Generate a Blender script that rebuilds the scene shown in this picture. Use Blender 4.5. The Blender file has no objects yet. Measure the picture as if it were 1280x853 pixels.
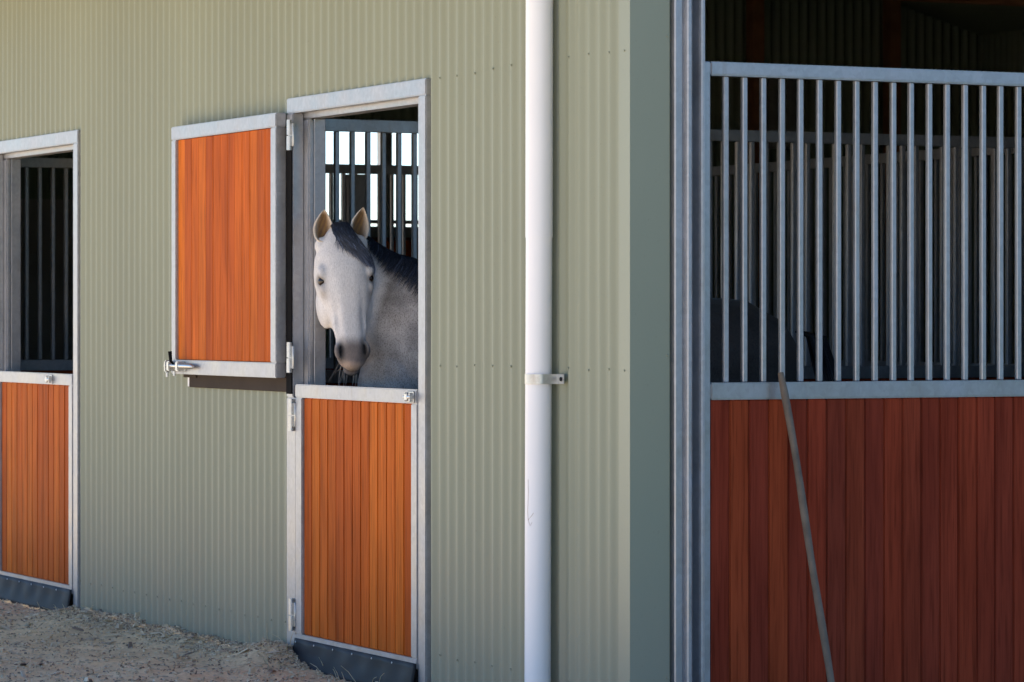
import bpy, bmesh, math, random
import numpy as np
from mathutils import Vector, Matrix, noise

random.seed(7); rng = np.random.default_rng(7)
R = math.radians
S = bpy.context.scene
COL = S.collection

# ------------------------------------------------------------------ camera
cd = bpy.data.cameras.new("camera"); cam = bpy.data.objects.new("camera", cd); COL.objects.link(cam)
cam.location = (10.376, -5.486, 1.41)
cam.rotation_euler = (R(90), 0, R(90 - 25.872))
cd.sensor_width = 36.0; cd.lens = 123.58
cd.shift_y = -28.5 / 1280.0
cd.clip_start = 0.1; cd.clip_end = 3000
cd.dof.use_dof = True; cd.dof.focus_distance = 13.6; cd.dof.aperture_fstop = 9.0
S.camera = cam

# ------------------------------------------------------------------ sky, sun, exposure
SUN_EL, SUN_AZ = R(50), R(271)            # azimuth clockwise from +Y
sdir = Vector((math.cos(SUN_EL)*math.sin(SUN_AZ), math.cos(SUN_EL)*math.cos(SUN_AZ), math.sin(SUN_EL)))
W = bpy.data.worlds.new("World"); S.world = W; W.use_nodes = True
wn = W.node_tree.nodes; wl = W.node_tree.links
sky = wn.new("ShaderNodeTexSky"); sky.sky_type = 'NISHITA'; sky.sun_disc = False
sky.sun_elevation = SUN_EL; sky.sun_rotation = SUN_AZ
sky.air_density = 1.0; sky.dust_density = 0.0; sky.ozone_density = 8.0
wl.new(sky.outputs[0], wn["Background"].inputs[0]); wn["Background"].inputs[1].default_value = 0.078
sd = bpy.data.lights.new("sun", 'SUN'); sun = bpy.data.objects.new("sun", sd); COL.objects.link(sun)
sd.energy = 5.0; sd.angle = R(0.5); sd.color = (1.0, 0.915, 0.79)
sun.rotation_euler = (-sdir).to_track_quat('-Z', 'Y').to_euler(); sun.location = (-10, -10, 12)
vs = S.view_settings; vs.view_transform = 'Standard'; vs.look = 'None'; vs.gamma = 1.0; vs.exposure = 1.62
S.render.engine = 'CYCLES'
S.cycles.max_bounces = 8; S.cycles.diffuse_bounces = 5

# ------------------------------------------------------------------ materials
def mat(name):
    m = bpy.data.materials.new(name); m.use_nodes = True
    nt = m.node_tree; b = nt.nodes["Principled BSDF"]
    return m, nt, b
def N(nt, t, **kw):
    n = nt.nodes.new(t)
    for k, v in kw.items():
        if hasattr(n, k): setattr(n, k, v)
        else: n.inputs[k].default_value = v
    return n
def ramp(nt, stops):
    r = nt.nodes.new("ShaderNodeValToRGB"); e = r.color_ramp.elements
    while len(e) < len(stops): e.new(0.5)
    for i, (p, c) in enumerate(stops): e[i].position = p; e[i].color = (*c, 1)
    return r
def mapping(nt, scale, space='Object', rand=False):
    tc = N(nt, "ShaderNodeTexCoord"); mp = N(nt, "ShaderNodeMapping"); mp.inputs['Scale'].default_value = scale
    nt.links.new(tc.outputs[space], mp.inputs[0])
    if rand:
        oi = N(nt, "ShaderNodeObjectInfo"); mu = N(nt, "ShaderNodeMath", operation='MULTIPLY'); mu.inputs[1].default_value = 97.0
        nt.links.new(oi.outputs['Random'], mu.inputs[0])
        cx = N(nt, "ShaderNodeCombineXYZ")
        for i in range(3): nt.links.new(mu.outputs[0], cx.inputs[i])
        nt.links.new(cx.outputs[0], mp.inputs['Location'])
    return mp
def mixc(nt, fac, a, b, mode='MIX'):
    m = N(nt, "ShaderNodeMix", data_type='RGBA', blend_type=mode)
    for sock, val in ((m.inputs[0], fac), (m.inputs[6], a), (m.inputs[7], b)):
        if hasattr(val, 'is_output'): nt.links.new(val, sock)
        elif isinstance(val, (int, float)): sock.default_value = val
        else: sock.default_value = (*val, 1)
    return m.outputs[2]
def bump(nt, b, h, strength, dist=0.002):
    n = N(nt, "ShaderNodeBump"); n.inputs['Strength'].default_value = strength; n.inputs['Distance'].default_value = dist
    nt.links.new(h, n.inputs['Height']); nt.links.new(n.outputs[0], b.inputs['Normal'])

def painted(name, col, rough=0.42, dirt=True):
    m, nt, b = mat(name)
    n1 = N(nt, "ShaderNodeTexNoise"); n1.inputs['Scale'].default_value = 1.3; n1.inputs['Detail'].default_value = 6
    nt.links.new(mapping(nt, (1, 1, .35)).outputs[0], n1.inputs['Vector'])
    r1 = ramp(nt, [(0.3, tuple(c*0.93 for c in col)), (0.7, tuple(c*1.05 for c in col))])
    nt.links.new(n1.outputs[0], r1.inputs[0]); out = r1.outputs[0]
    if dirt:
        sep = N(nt, "ShaderNodeSeparateXYZ"); tc = N(nt, "ShaderNodeTexCoord"); nt.links.new(tc.outputs['Object'], sep.inputs[0])
        n2 = N(nt, "ShaderNodeTexNoise"); n2.inputs['Scale'].default_value = 5; n2.inputs['Detail'].default_value = 8
        mp = mapping(nt, (1, 1, .5)); nt.links.new(mp.outputs[0], n2.inputs['Vector'])
        mr = N(nt, "ShaderNodeMapRange"); mr.inputs[1].default_value = 0.0; mr.inputs[2].default_value = 0.75; mr.inputs[3].default_value = 0.85; mr.inputs[4].default_value = 0.0
        nt.links.new(sep.outputs[2], mr.inputs[0])
        mu = N(nt, "ShaderNodeMath", operation='MULTIPLY'); nt.links.new(mr.outputs[0], mu.inputs[0]); nt.links.new(n2.outputs[0], mu.inputs[1])
        out = mixc(nt, mu.outputs[0], out, (0.34, 0.28, 0.21))
        n3 = N(nt, "ShaderNodeTexNoise"); n3.inputs['Scale'].default_value = 130; n3.inputs['Detail'].default_value = 3
        nt.links.new(mapping(nt, (1, 1, .6)).outputs[0], n3.inputs['Vector'])
        r3 = ramp(nt, [(0.69, (0, 0, 0)), (0.74, (1, 1, 1))]); nt.links.new(n3.outputs[0], r3.inputs[0])
        mu2 = N(nt, "ShaderNodeMath", operation='MULTIPLY'); mu2.inputs[1].default_value = 0.35; nt.links.new(r3.outputs[0], mu2.inputs[0])
        out = mixc(nt, mu2.outputs[0], out, (0.2, 0.17, 0.13))
    nt.links.new(out, b.inputs['Base Color']); b.inputs['Roughness'].default_value = rough
    b.inputs['Specular IOR Level'].default_value = 0.4
    return m

def galvanised(name, col=(0.39, 0.395, 0.425), metallic=0.62, rough=0.38):
    m, nt, b = mat(name)
    v = N(nt, "ShaderNodeTexVoronoi"); v.inputs['Scale'].default_value = 70
    mp = mapping(nt, (1, 1, .8), 'Object', True); nt.links.new(mp.outputs[0], v.inputs['Vector'])
    n = N(nt, "ShaderNodeTexNoise"); n.inputs['Scale'].default_value = 7; n.inputs['Detail'].default_value = 8; n.inputs['Roughness'].default_value = 0.7
    nt.links.new(mp.outputs[0], n.inputs['Vector'])
    rn = ramp(nt, [(0.3, tuple(c*0.80 for c in col)), (0.72, tuple(min(1, c*1.13) for c in col))]); nt.links.new(n.outputs[0], rn.inputs[0])
    sp = ramp(nt, [(0.0, (0.91,)*3), (1.0, (1.07,)*3)]); nt.links.new(v.outputs['Color'], sp.inputs[0])
    out = mixc(nt, 1.0, rn.outputs[0], sp.outputs[0], 'MULTIPLY')
    n2 = N(nt, "ShaderNodeTexNoise"); n2.inputs['Scale'].default_value = 22; n2.inputs['Detail'].default_value = 6
    nt.links.new(mapping(nt, (1, 1, .25), 'Object', True).outputs[0], n2.inputs['Vector'])
    rs = ramp(nt, [(0.63, (0, 0, 0)), (0.8, (1, 1, 1))]); nt.links.new(n2.outputs[0], rs.inputs[0])
    mu = N(nt, "ShaderNodeMath", operation='MULTIPLY'); mu.inputs[1].default_value = 0.45; nt.links.new(rs.outputs[0], mu.inputs[0])
    out = mixc(nt, mu.outputs[0], out, (0.30, 0.25, 0.20))
    nt.links.new(out, b.inputs['Base Color'])
    b.inputs['Metallic'].default_value = metallic
    rr = ramp(nt, [(0.3, (rough-.1,)*3), (0.7, (rough+.15,)*3)]); nt.links.new(n.outputs[0], rr.inputs[0]); nt.links.new(rr.outputs[0], b.inputs['Roughness'])
    bump(nt, b, n.outputs[0], 0.15, 0.002)
    return m

def timber(name, cols, rough=0.5, tint=1.0):
    m, nt, b = mat(name)
    oi = N(nt, "ShaderNodeObjectInfo")
    rc = ramp(nt, [(i/(len(cols)-1), c) for i, c in enumerate(cols)]); nt.links.new(oi.outputs['Random'], rc.inputs[0])
    mp = mapping(nt, (26, 26, 1.1), 'Object', True)
    n = N(nt, "ShaderNodeTexNoise"); n.inputs['Scale'].default_value = 2.2; n.inputs['Detail'].default_value = 9; n.inputs['Roughness'].default_value = 0.62; n.inputs['Distortion'].default_value = 0.6
    nt.links.new(mp.outputs[0], n.inputs['Vector'])
    rg = ramp(nt, [(0.28, (0.72, 0.68, 0.66)), (0.5, (0.98,)*3), (0.72, (1.12, 1.11, 1.08))]); nt.links.new(n.outputs[0], rg.inputs[0])
    mp2 = mapping(nt, (7, 7, 0.9), 'Object', True)
    n2 = N(nt, "ShaderNodeTexNoise"); n2.inputs['Scale'].default_value = 1.6; n2.inputs['Detail'].default_value = 4
    nt.links.new(mp2.outputs[0], n2.inputs['Vector'])
    rg2 = ramp(nt, [(0.3, (0.72, 0.68, 0.68)), (0.6, (1.08, 1.08, 1.05))]); nt.links.new(n2.outputs[0], rg2.inputs[0])
    o = mixc(nt, 1.0, rc.outputs[0], rg.outputs[0], 'MULTIPLY'); o = mixc(nt, 0.8, o, rg2.outputs[0], 'MULTIPLY')
    mp3 = mapping(nt, (85, 85, 3), 'Object', True)
    n3 = N(nt, "ShaderNodeTexNoise"); n3.inputs['Scale'].default_value = 1.5; n3.inputs['Detail'].default_value = 3
    nt.links.new(mp3.outputs[0], n3.inputs['Vector'])
    r3 = ramp(nt, [(0.32, (0.62,)*3), (0.46, (1,)*3), (.7, (1.08,)*3)]); nt.links.new(n3.outputs[0], r3.inputs[0])
    o = mixc(nt, 0.7, o, r3.outputs[0], 'MULTIPLY')
    nt.links.new(o, b.inputs['Base Color']); b.inputs['Roughness'].default_value = rough
    b.inputs['IOR'].default_value = 1.09
    bump(nt, b, n3.outputs[0], 0.25, 0.001)
    return m

def plain(name, col, rough=0.6, metallic=0.0, var=0.15, scale=8, spec=.5):
    m, nt, b = mat(name)
    n = N(nt, "ShaderNodeTexNoise"); n.inputs['Scale'].default_value = scale; n.inputs['Detail'].default_value = 6
    nt.links.new(mapping(nt, (1, 1, 1)).outputs[0], n.inputs['Vector'])
    r_ = ramp(nt, [(0.3, tuple(c*(1-var) for c in col)), (0.7, tuple(min(1, c*(1+var)) for c in col))]); nt.links.new(n.outputs[0], r_.inputs[0])
    nt.links.new(r_.outputs[0], b.inputs['Base Color']); b.inputs['Roughness'].default_value = rough; b.inputs['Metallic'].default_value = metallic; b.inputs['Specular IOR Level'].default_value = spec
    bump(nt, b, n.outputs[0], 0.1, 0.003)
    return m

M_WALL = painted("sage_steel", (0.268, 0.286, 0.213))
M_FLASH = painted("sage_flashing", (0.268, 0.286, 0.215), 0.38)
M_INNER = painted("dark_inner_steel", (0.20, 0.25, 0.20), 0.6, False)
M_GALV = galvanised("galvanised_steel")
M_CHROME = galvanised("zinc_hardware", (0.55, 0.555, 0.56), 0.85, 0.32)
M_WOODA = timber("oiled_hardwood", [(0.54, 0.120, 0.017), (0.45, 0.092, 0.016), (0.59, 0.150, 0.021), (0.40, 0.080, 0.016), (0.55, 0.128, 0.018)])
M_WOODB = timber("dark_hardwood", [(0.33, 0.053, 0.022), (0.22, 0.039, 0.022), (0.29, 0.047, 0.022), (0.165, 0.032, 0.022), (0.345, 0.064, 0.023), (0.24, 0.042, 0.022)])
M_RUBBER = plain("black_rubber", (0.012, 0.012, 0.015), 0.6, 0, .35, 5, .28)
M_STRIP = plain("brown_strip", (0.050, 0.037, 0.029), 0.8, 0, .12, 6, .15)
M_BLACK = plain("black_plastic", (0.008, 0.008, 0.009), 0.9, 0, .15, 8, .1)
M_PVC = plain("white_pvc", (0.88, 0.87, 0.90), 0.32, 0, .02, 3)
M_PENCIL = plain("pencil_mark", (0.50, 0.40, 0.36), 0.8)
M_POLE = plain("grey_weathered_wood", (0.17, 0.125, 0.09), 0.8, 0, .3, 14)
M_BEAM = plain("brown_timber", (0.30, 0.14, 0.075), 0.7, 0, .25, 6)
M_LINING = plain("grey_lining", (0.32, 0.31, 0.31), 0.7, 0, .15, 3)
M_CONC = plain("stall_bedding", (0.10, 0.085, 0.07), 0.9, 0, .3, 20)

# ------------------------------------------------------------------ mesh helpers
def obj(name, verts, faces, m, parent=None, smooth=False, loc=None):
    me = bpy.data.meshes.new(name); me.from_pydata([tuple(map(float, v)) for v in verts], [], faces); me.update()
    if m: me.materials.append(m)
    if smooth: me.polygons.foreach_set('use_smooth', [True]*len(me.polygons))
    o = bpy.data.objects.new(name, me); COL.objects.link(o)
    if parent: o.parent = parent
    if loc is not None: o.location = loc
    return o
def empty(name, label, cat, loc=(0, 0, 0), group=None):
    o = bpy.data.objects.new(name, None); COL.objects.link(o); o.location = loc; o.empty_display_size = .2
    tag(o, label, cat, group, 'thing'); return o
def tag(o, label=None, cat=None, group=None, kind=None):
    if label: o['label'] = label
    if cat: o['category'] = cat
    if group: o['group'] = group
    if kind: o['kind'] = kind
class MB:
    def __init__(s): s.v = []; s.f = []
    def box(s, a, b, bev=0.0):
        """box between corners a and b with chamfered edges"""
        bm = bmesh.new(); bmesh.ops.create_cube(bm, size=1)
        c = [(a[i]+b[i])/2 for i in range(3)]; d = [abs(b[i]-a[i]) for i in range(3)]
        for v in bm.verts: v.co = Vector([c[i]+v.co[i]*d[i] for i in range(3)])
        if bev > 0: bmesh.ops.bevel(bm, geom=list(bm.edges), offset=min(bev, min(d)*.3), segments=2 if bev > .0035 else 1, affect='EDGES')
        bm.verts.ensure_lookup_table(); o = len(s.v)
        s.v += [v.co[:] for v in bm.verts]; s.f += [[o+v.index for v in f.verts] for f in bm.faces]; bm.free(); return s
    def tube(s, pts, r, n=12, cap=True):
        pts = [Vector(p) for p in pts]; rr = r if isinstance(r, (list, tuple)) else [r]*len(pts); o = len(s.v)
        for i, p in enumerate(pts):
            t = (pts[min(i+1, len(pts)-1)]-pts[max(i-1, 0)]).normalized()
            u = t.cross(Vector((0, 0, 1)) if abs(t.z) < .9 else Vector((1, 0, 0))).normalized(); w = t.cross(u)
            for k in range(n):
                a = 2*math.pi*k/n; s.v.append((p+(u*math.cos(a)+w*math.sin(a))*rr[i])[:])
        for i in range(len(pts)-1):
            for k in range(n): s.f.append([o+i*n+k, o+i*n+(k+1) % n, o+(i+1)*n+(k+1) % n, o+(i+1)*n+k])
        if cap: s.f.append([o+k for k in range(n)][::-1]); s.f.append([o+(len(pts)-1)*n+k for k in range(n)])
        return s
    def prism(s, prof, z0, z1, ax='z'):
        """closed outline of (x, y) pairs run up from z0 to z1"""
        n = len(prof); o = len(s.v)
        for z in (z0, z1):
            for p in prof: s.v.append((p[0], p[1], z) if ax == 'z' else ((z, p[0], p[1]) if ax == 'x' else (p[0], z, p[1])))
        for k in range(n): s.f.append([o+k, o+(k+1) % n, o+n+(k+1) % n, o+n+k])
        s.f.append([o+k for k in range(n)][::-1]); s.f.append([o+n+k for k in range(n)]); return s
    def go(s, name, m, parent=None, smooth=False, loc=None, flat_angle=None):
        o = obj(name, s.v, s.f, m, parent, smooth, loc)
        bm = bmesh.new(); bm.from_mesh(o.data); bmesh.ops.recalc_face_normals(bm, faces=bm.faces)
        if smooth:
            for e in bm.edges:
                if len(e.link_faces) == 2 and e.calc_face_angle(0) > R(40): e.smooth = False
        bm.to_mesh(o.data); bm.free(); return o
def copy_obj(o, parent, loc=None):
    c = o.copy(); COL.objects.link(c); c.parent = parent
    if loc is not None: c.location = loc
    return c
def copy_tree(o, parent=None):
    c = copy_obj(o, parent)
    for ch in list(o.children): copy_tree(ch, c)
    return c

# ------------------------------------------------------------------ ground
def vnoise(x, y, s, seed=0):
    return noise.noise(Vector((x*s+seed*17.3, y*s-seed*9.1, seed*3.7)))
m, nt, b = mat("dirt_ground")
mp = mapping(nt, (1, 1, 1))
n1 = N(nt, "ShaderNodeTexNoise"); n1.inputs['Scale'].default_value = 1.7; n1.inputs['Detail'].default_value = 8
n2 = N(nt, "ShaderNodeTexNoise"); n2.inputs['Scale'].default_value = 45; n2.inputs['Detail'].default_value = 6; n2.inputs['Roughness'].default_value = .7
for n_ in (n1, n2): nt.links.new(mp.outputs[0], n_.inputs['Vector'])
r1 = ramp(nt, [(0.3, (0.60, 0.44, 0.27)), (0.55, (0.75, 0.565, 0.35)), (0.75, (0.79, 0.62, 0.40))]); nt.links.new(n1.outputs[0], r1.inputs[0])
r2 = ramp(nt, [(0.3, (0.72, 0.69, 0.67)), (0.48, (1.0, 1.0, 1.0)), (0.75, (1.3, 1.28, 1.22))]); nt.links.new(n2.outputs[0], r2.inputs[0])
nt.links.new(mixc(nt, 0.85, r1.outputs[0], r2.outputs[0], 'MULTIPLY'), b.inputs['Base Color']); b.inputs['Roughness'].default_value = 0.95
bump(nt, b, n2.outputs[0], 0.6, 0.01)
M_DIRT = m
g = obj("ground", [(-900, -900, -.05), (900, -900, -.05), (900, 900, -.05), (-900, 900, -.05)], [[0, 1, 2, 3]], M_DIRT); tag(g, kind='structure')
def sheet(name, x0, y0, x1, y1, z, m):
    o = obj(name, [(x0, y0, z), (x1, y0, z), (x1, y1, z), (x0, y1, z)], [[0, 1, 2, 3]], m); tag(o, kind='structure')
sheet("unseen_bounce_ground", -70, -45, 16, -2.9, -.045, plain("pale_ground", (0.62, 0.53, 0.40), .95, 0, .1, 2))  # unseen pale ground, added to bounce warm sunlight onto the front wall
sheet("unseen_dark_ground", 2.6, -2.9, 300, 90, -.044, plain("dark_ground", (0.045, 0.065, 0.022), .95, 0, .3, 3))  # unseen dark ground, added to keep bounced light off the gate end

def gz(x, y):
    h = .012*vnoise(x, y, 1.6, 1)+.012*vnoise(x, y, 5, 2)+.011*vnoise(x, y, 14, 3)+.004*vnoise(x, y, 38, 4)
    base = math.exp(-((y+.02)/.16)**2)
    pile = (.035+.03*vnoise(x, y, 3.1, 5)+.018*vnoise(x, y, 11, 6))*base
    if x > -2.95: pile *= max(0.0, 1-(x+2.95)/.25)
    if x < -5.72: pile *= max(0.0, 1-(-5.72-x)/.2)
    pile += .045*math.exp(-((x+3.02)/.22)**2-((y+.12)/.14)**2)
    edge = min(1.0, (y+3.2)/.4, (x+10.4)/.4, (2.6-x)/.4)
    return -.055*(1-max(0, edge)) + max(0, edge)*(h-.008+pile)
xs = np.arange(-10.4, 2.61, .022); ys = np.arange(-3.2, .05, .02)
V = []; nx, ny = len(xs), len(ys)
for y in ys:
    for x in xs: V.append((x, y, gz(x, y)))
Fc = [[j*nx+i, j*nx+i+1, (j+1)*nx+i+1, (j+1)*nx+i] for j in range(ny-1) for i in range(nx-1)]
g2 = obj("dirt_yard", V, Fc, M_DIRT, smooth=True); tag(g2, kind='structure')

# unseen dark hedge shape, added to block low sky facing the gate end
V = []; Fc = []; nu, nw = 120, 24
for j in range(nw+1):
    for i in range(nu+1):
        y = -1+80*i/nu; a = math.pi*j/nw
        k = 1+.22*noise.noise(Vector((y*.16, a*1.5, 3)))+.14*noise.noise(Vector((y*.5, a*3, 7)))
        V.append((30+7*math.cos(a)*k, y, 5.2*math.sin(a)*k*(.8+.2*math.sin(y*.3))-.06))
for j in range(nw):
    for i in range(nu): a = j*(nu+1)+i; Fc.append([a, a+1, a+nu+2, a+nu+1])
o = obj("low_sky_blocker", V, Fc, plain("blocker_dark_green", (.04, .055, .022), .9, 0, .5, 1.5)); tag(o, kind='stuff')
# loose straw, shavings and crumbs
m, nt, b = mat("straw_bits")
at = N(nt, "ShaderNodeAttribute"); at.attribute_name = "tone"; nt.links.new(at.outputs['Color'], b.inputs['Base Color']); b.inputs['Roughness'].default_value = .9
V = []; Fc = []; tones = []
pal = [(0.56, 0.44, 0.30), (0.64, 0.52, 0.36), (0.48, 0.37, 0.26), (0.34, 0.25, 0.18), (0.52, 0.41, 0.30), (0.20, 0.145, 0.11), (0.70, 0.59, 0.44), (0.60, 0.48, 0.33)]
for k in range(22000):
    if random.random() < .25: x = random.uniform(-5.9, -2.7); y = -abs(random.gauss(0.02, .09))
    else: x = random.uniform(-9.5, -1.2); y = random.uniform(-2.1, -.02)
    z = gz(x, y); ang = random.uniform(0, math.pi*2); kind = random.random()
    if kind < .80: l, w, h = random.uniform(.005, .016), random.uniform(.004, .009), random.uniform(.002, .006)
    elif kind < .985: l, w, h = random.uniform(.015, .05), random.uniform(.002, .0035), random.uniform(.0015, .003)
    elif kind < .997: l, w, h = random.uniform(.04, .09), random.uniform(.012, .03), random.uniform(.004, .009)
    elif kind < .9971: l, w, h = random.uniform(.015, .05), random.uniform(.002, .0035), random.uniform(.0015, .003)
    else: l, w, h = random.uniform(.025, .05), random.uniform(.015, .028), random.uniform(.012, .022)
    c, s_ = math.cos(ang), math.sin(ang); tl = random.gauss(0, .22); o = len(V)
    for (a, bb, cc) in ((-1, -1, 0), (1, -.7, 0), (1, .7, 0), (-1, 1, 0), (-.7, -.5, 1), (.6, -.5, 1), (.6, .5, 1), (-.7, .5, 1)):
        px, py = a*l/2, bb*w/2
        V.append((x+px*c-py*s_, y+px*s_+py*c, z-.002+cc*h+a*l/2*tl+.004))
    for f in ((4, 5, 6, 7), (0, 1, 5, 4), (1, 2, 6, 5), (2, 3, 7, 6), (3, 0, 4, 7)): Fc.append([o+q for q in f])
    t = random.choice(pal); q = random.uniform(.75, 1.2); tones += [(t[0]*q, t[1]*q, t[2]*q, 1)]*8
st = obj("straw_litter", V, Fc, m); tag(st, kind='stuff')
ca = st.data.attributes.new("tone", 'FLOAT_COLOR', 'POINT'); ca.data.foreach_set('color', np.array(tones, dtype=np.float32).ravel())
# a few standing stalks by the wall and the door frames
mbk = MB()
for k in range(46):
    x = random.choice([random.uniform(-5.6, -3.1), random.gauss(-3.05, .15), random.gauss(-2.3, .4), random.gauss(-5.5, .1), random.gauss(-2.75, .2)]); y = random.uniform(-.2, -.03)
    z = gz(x, y); a = random.uniform(0, 6.28); l = random.uniform(.04, .12); up = random.uniform(.1, .9)
    d = Vector((math.cos(a)*(1-up*.6), -abs(math.sin(a))*(1-up*.6)*.6, up)).normalized()
    p = Vector((x, y, z)); mbk.tube([p, p+d*l*.5+Vector((0, 0, .004)), p+d*l+Vector((.01, 0, -.012))], [.0016, .0014, .0008], 4)
m2 = plain("dry_stalk", (0.5, 0.42, 0.28), .9)
o = mbk.go("dry_stalks", m2); tag(o, kind='stuff')
fl = MB().box((-11.4, .02, -.06), (-.02, 8.9, .01)).go("stall_floor", M_CONC); tag(fl, kind='structure')

# ------------------------------------------------------------------ the stable building
BLD = empty("stable_building", "sage green corrugated steel stable with horse doors along its wall", "stable")
PITCH = .076
def corr(lines, m, name, axis, plane, sgn, parent, amp=.008, ph=0.0, seg=10):
    """corrugated sheet: list of (start, end, z0, z1) runs along an axis"""
    V = []; F = []
    for (s0, s1, z0, z1) in lines:
        n = int(round((s1-s0)/PITCH*seg)); o = len(V); nz_ = max(1, int((z1-z0)/.22))
        for i in range(n+1):
            s = s0+(s1-s0)*i/n
            w = math.cos(2*math.pi*s/PITCH+ph)
            for q in range(nz_+1):
                z = z0+(z1-z0)*q/nz_
                d = plane+sgn*(amp*2*((1+w)/2)**1.8+.0016*noise.noise(Vector((s*1.7, z*.9, plane*3)))+.0009*noise.noise(Vector((s*6, z*2.2, 5+plane))))
                V.append((s, d, z) if axis == 'x' else (d, s, z))
        k = nz_+1
        for i in range(n):
            for q in range(nz_): F.append([o+k*i+q, o+k*(i+1)+q, o+k*(i+1)+q+1, o+k*i+q+1])
    return obj(name, V, F, m, parent, True)
WT = 3.45      # top of the wall sheets
FR = [(-3.013, -1.634), (-7.028, -5.649)]      # the two door frames
FT = 2.311
EPS = .012
corr([(FR[0][1]-EPS, -.062, -.02, WT), (FR[1][1]-EPS, FR[0][0]+EPS, -.02, WT), (-11.45, FR[1][0]+EPS, -.02, WT),
      (FR[0][0], FR[0][1], FT-.02, WT), (FR[1][0], FR[1][1], FT-.02, WT)], M_WALL, "wall_cladding", 'x', 0.0, -1, BLD)
# inner lining of the front wall keeps the stalls dark
obj("wall_lining", [(-11.4, .05, 0), (FR[1][0]+.05, .05, 0), (FR[1][0]+.05, .05, WT), (-11.4, .05, WT),
                    (FR[1][1]-.05, .05, 0), (FR[0][0]+.03, .05, 0), (FR[0][0]+.03, .05, WT), (FR[1][1]-.05, .05, WT),
                    (FR[0][1]-.03, .05, 0), (-.05, .05, 0), (-.05, .05, WT), (FR[0][1]-.03, .05, WT)],
    [[0, 1, 2, 3], [4, 5, 6, 7], [8, 9, 10, 11]], M_INNER, BLD)
# corner flashing: folded strip over the corner
MB().prism([(-.076, -.018), (.004, -.019), (.004, .131), (-.002, .131), (-.002, -.013), (-.076, -.012)], -.02, WT).go("corner_flashing", M_FLASH, BLD)
MB().box((-.03, .128, -.02), (-.012, .142, WT)).go("flashing_return", M_FLASH, BLD)
# cladding of the end wall round the gate opening
OPY = 2.75
corr([(OPY+.05, 8.9, -.02, WT), (.142, OPY+.05, 3.05, WT)], M_WALL, "end_cladding", 'y', -.02, 1, BLD)
# screws
mb = MB()
def dome(mb, c, nrm, r=.0043, h=.0035):
    c = Vector(c); n = Vector(nrm); u = n.orthogonal().normalized(); w = n.cross(u); o = len(mb.v)
    for (q, hh) in ((1, 0), (1, .5), (.6, 1)):
        for k in range(6):
            a = k*math.pi/3; mb.v.append((c+(u*math.cos(a)+w*math.sin(a))*r*q+n*h*hh)[:])
    for i in range(2):
        for k in range(6): mb.f.append([o+i*6+k, o+i*6+(k+1) % 6, o+i*6+6+(k+1) % 6, o+i*6+6+k])
    mb.f.append([o+12+k for k in range(6)])
k0 = int(-11.4/PITCH)
for k in range(k0, 0):
    x = k*PITCH
    if k % 2: continue
    for z in ((.155, 1.235, 2.305) if x > -1.6 else (.155,)):
        inside = any(a-.02 < x < b_+.02 for a, b_ in FR) and z < FT+.03
        if inside or x > -.09: continue
        dome(mb, (x+random.gauss(0, .003), -.016, z+random.gauss(0, .004)), (0, -1, 0))
for z in (.155, 1.235, 2.305): dome(mb, (-.036, -.0185, z), (0, -1, 0)); dome(mb, (.004, .122, z+.05), (1, 0, 0))
o = mb.go("cladding_screw", M_FLASH, BLD); tag(o, kind='stuff')
# rear wall, end wall and roof
corr([(-11.6, .2, 0, 4.6)], M_INNER, "rear_wall", 'x', 8.95, -1, BLD)
XW = -11.45
WY0, WY1, WZ0, WZ1 = 3.2, 5.4, 2.03, 2.67      # high opening in the far end wall
corr([(0.02, WY0, 0, 4.6), (WY0, WY1, 0, WZ0), (WY0, WY1, WZ1, 4.9), (WY1, 9.3, 0, 5.2)], M_INNER, "far_end_wall", 'y', XW, 1, BLD)
def roof_slab(y0, z0, y1, z1, x0, x1, t, name, m):
    return obj(name, [(x0, y0, z0), (x1, y0, z0), (x1, y1, z1), (x0, y1, z1), (x0, y0, z0+t), (x1, y0, z0+t), (x1, y1, z1+t), (x0, y1, z1+t)],
               [[0, 1, 2, 3], [7, 6, 5, 4], [0, 4, 5, 1], [1, 5, 6, 2], [2, 6, 7, 3], [3, 7, 4, 0]], m, BLD)
roof_slab(-.02, 3.47, 4.5, 4.75, -11.5, .05, .08, "roof", M_INNER)
roof_slab(4.5, 4.75, 9.1, 3.45, -11.5, .05, .08, "roof", M_INNER)
obj("gable_sheet", [(-.03, .0, WT), (-.03, 9, WT), (-.03, 4.5, 4.75)], [[0, 1, 2]], M_WALL, BLD)
roof_slab(-1.50, 3.22, -.025, 3.42, -11.5, .05, .06, "awning", plain("awning_steel", (0.16, 0.17, 0.13), .5))
obj("far_gable", [(XW-.02, .0, WT), (XW-.02, 9, WT), (XW-.02, 4.5, 4.75)], [[0, 1, 2]], M_INNER, BLD)
roof_slab(WY0-.4, 2.76, WY1+.4, 2.76, XW-1.0, XW-.02, .04, "sun_blocker", M_INNER)  # unseen slab added to keep direct sun out of the far opening
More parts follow.
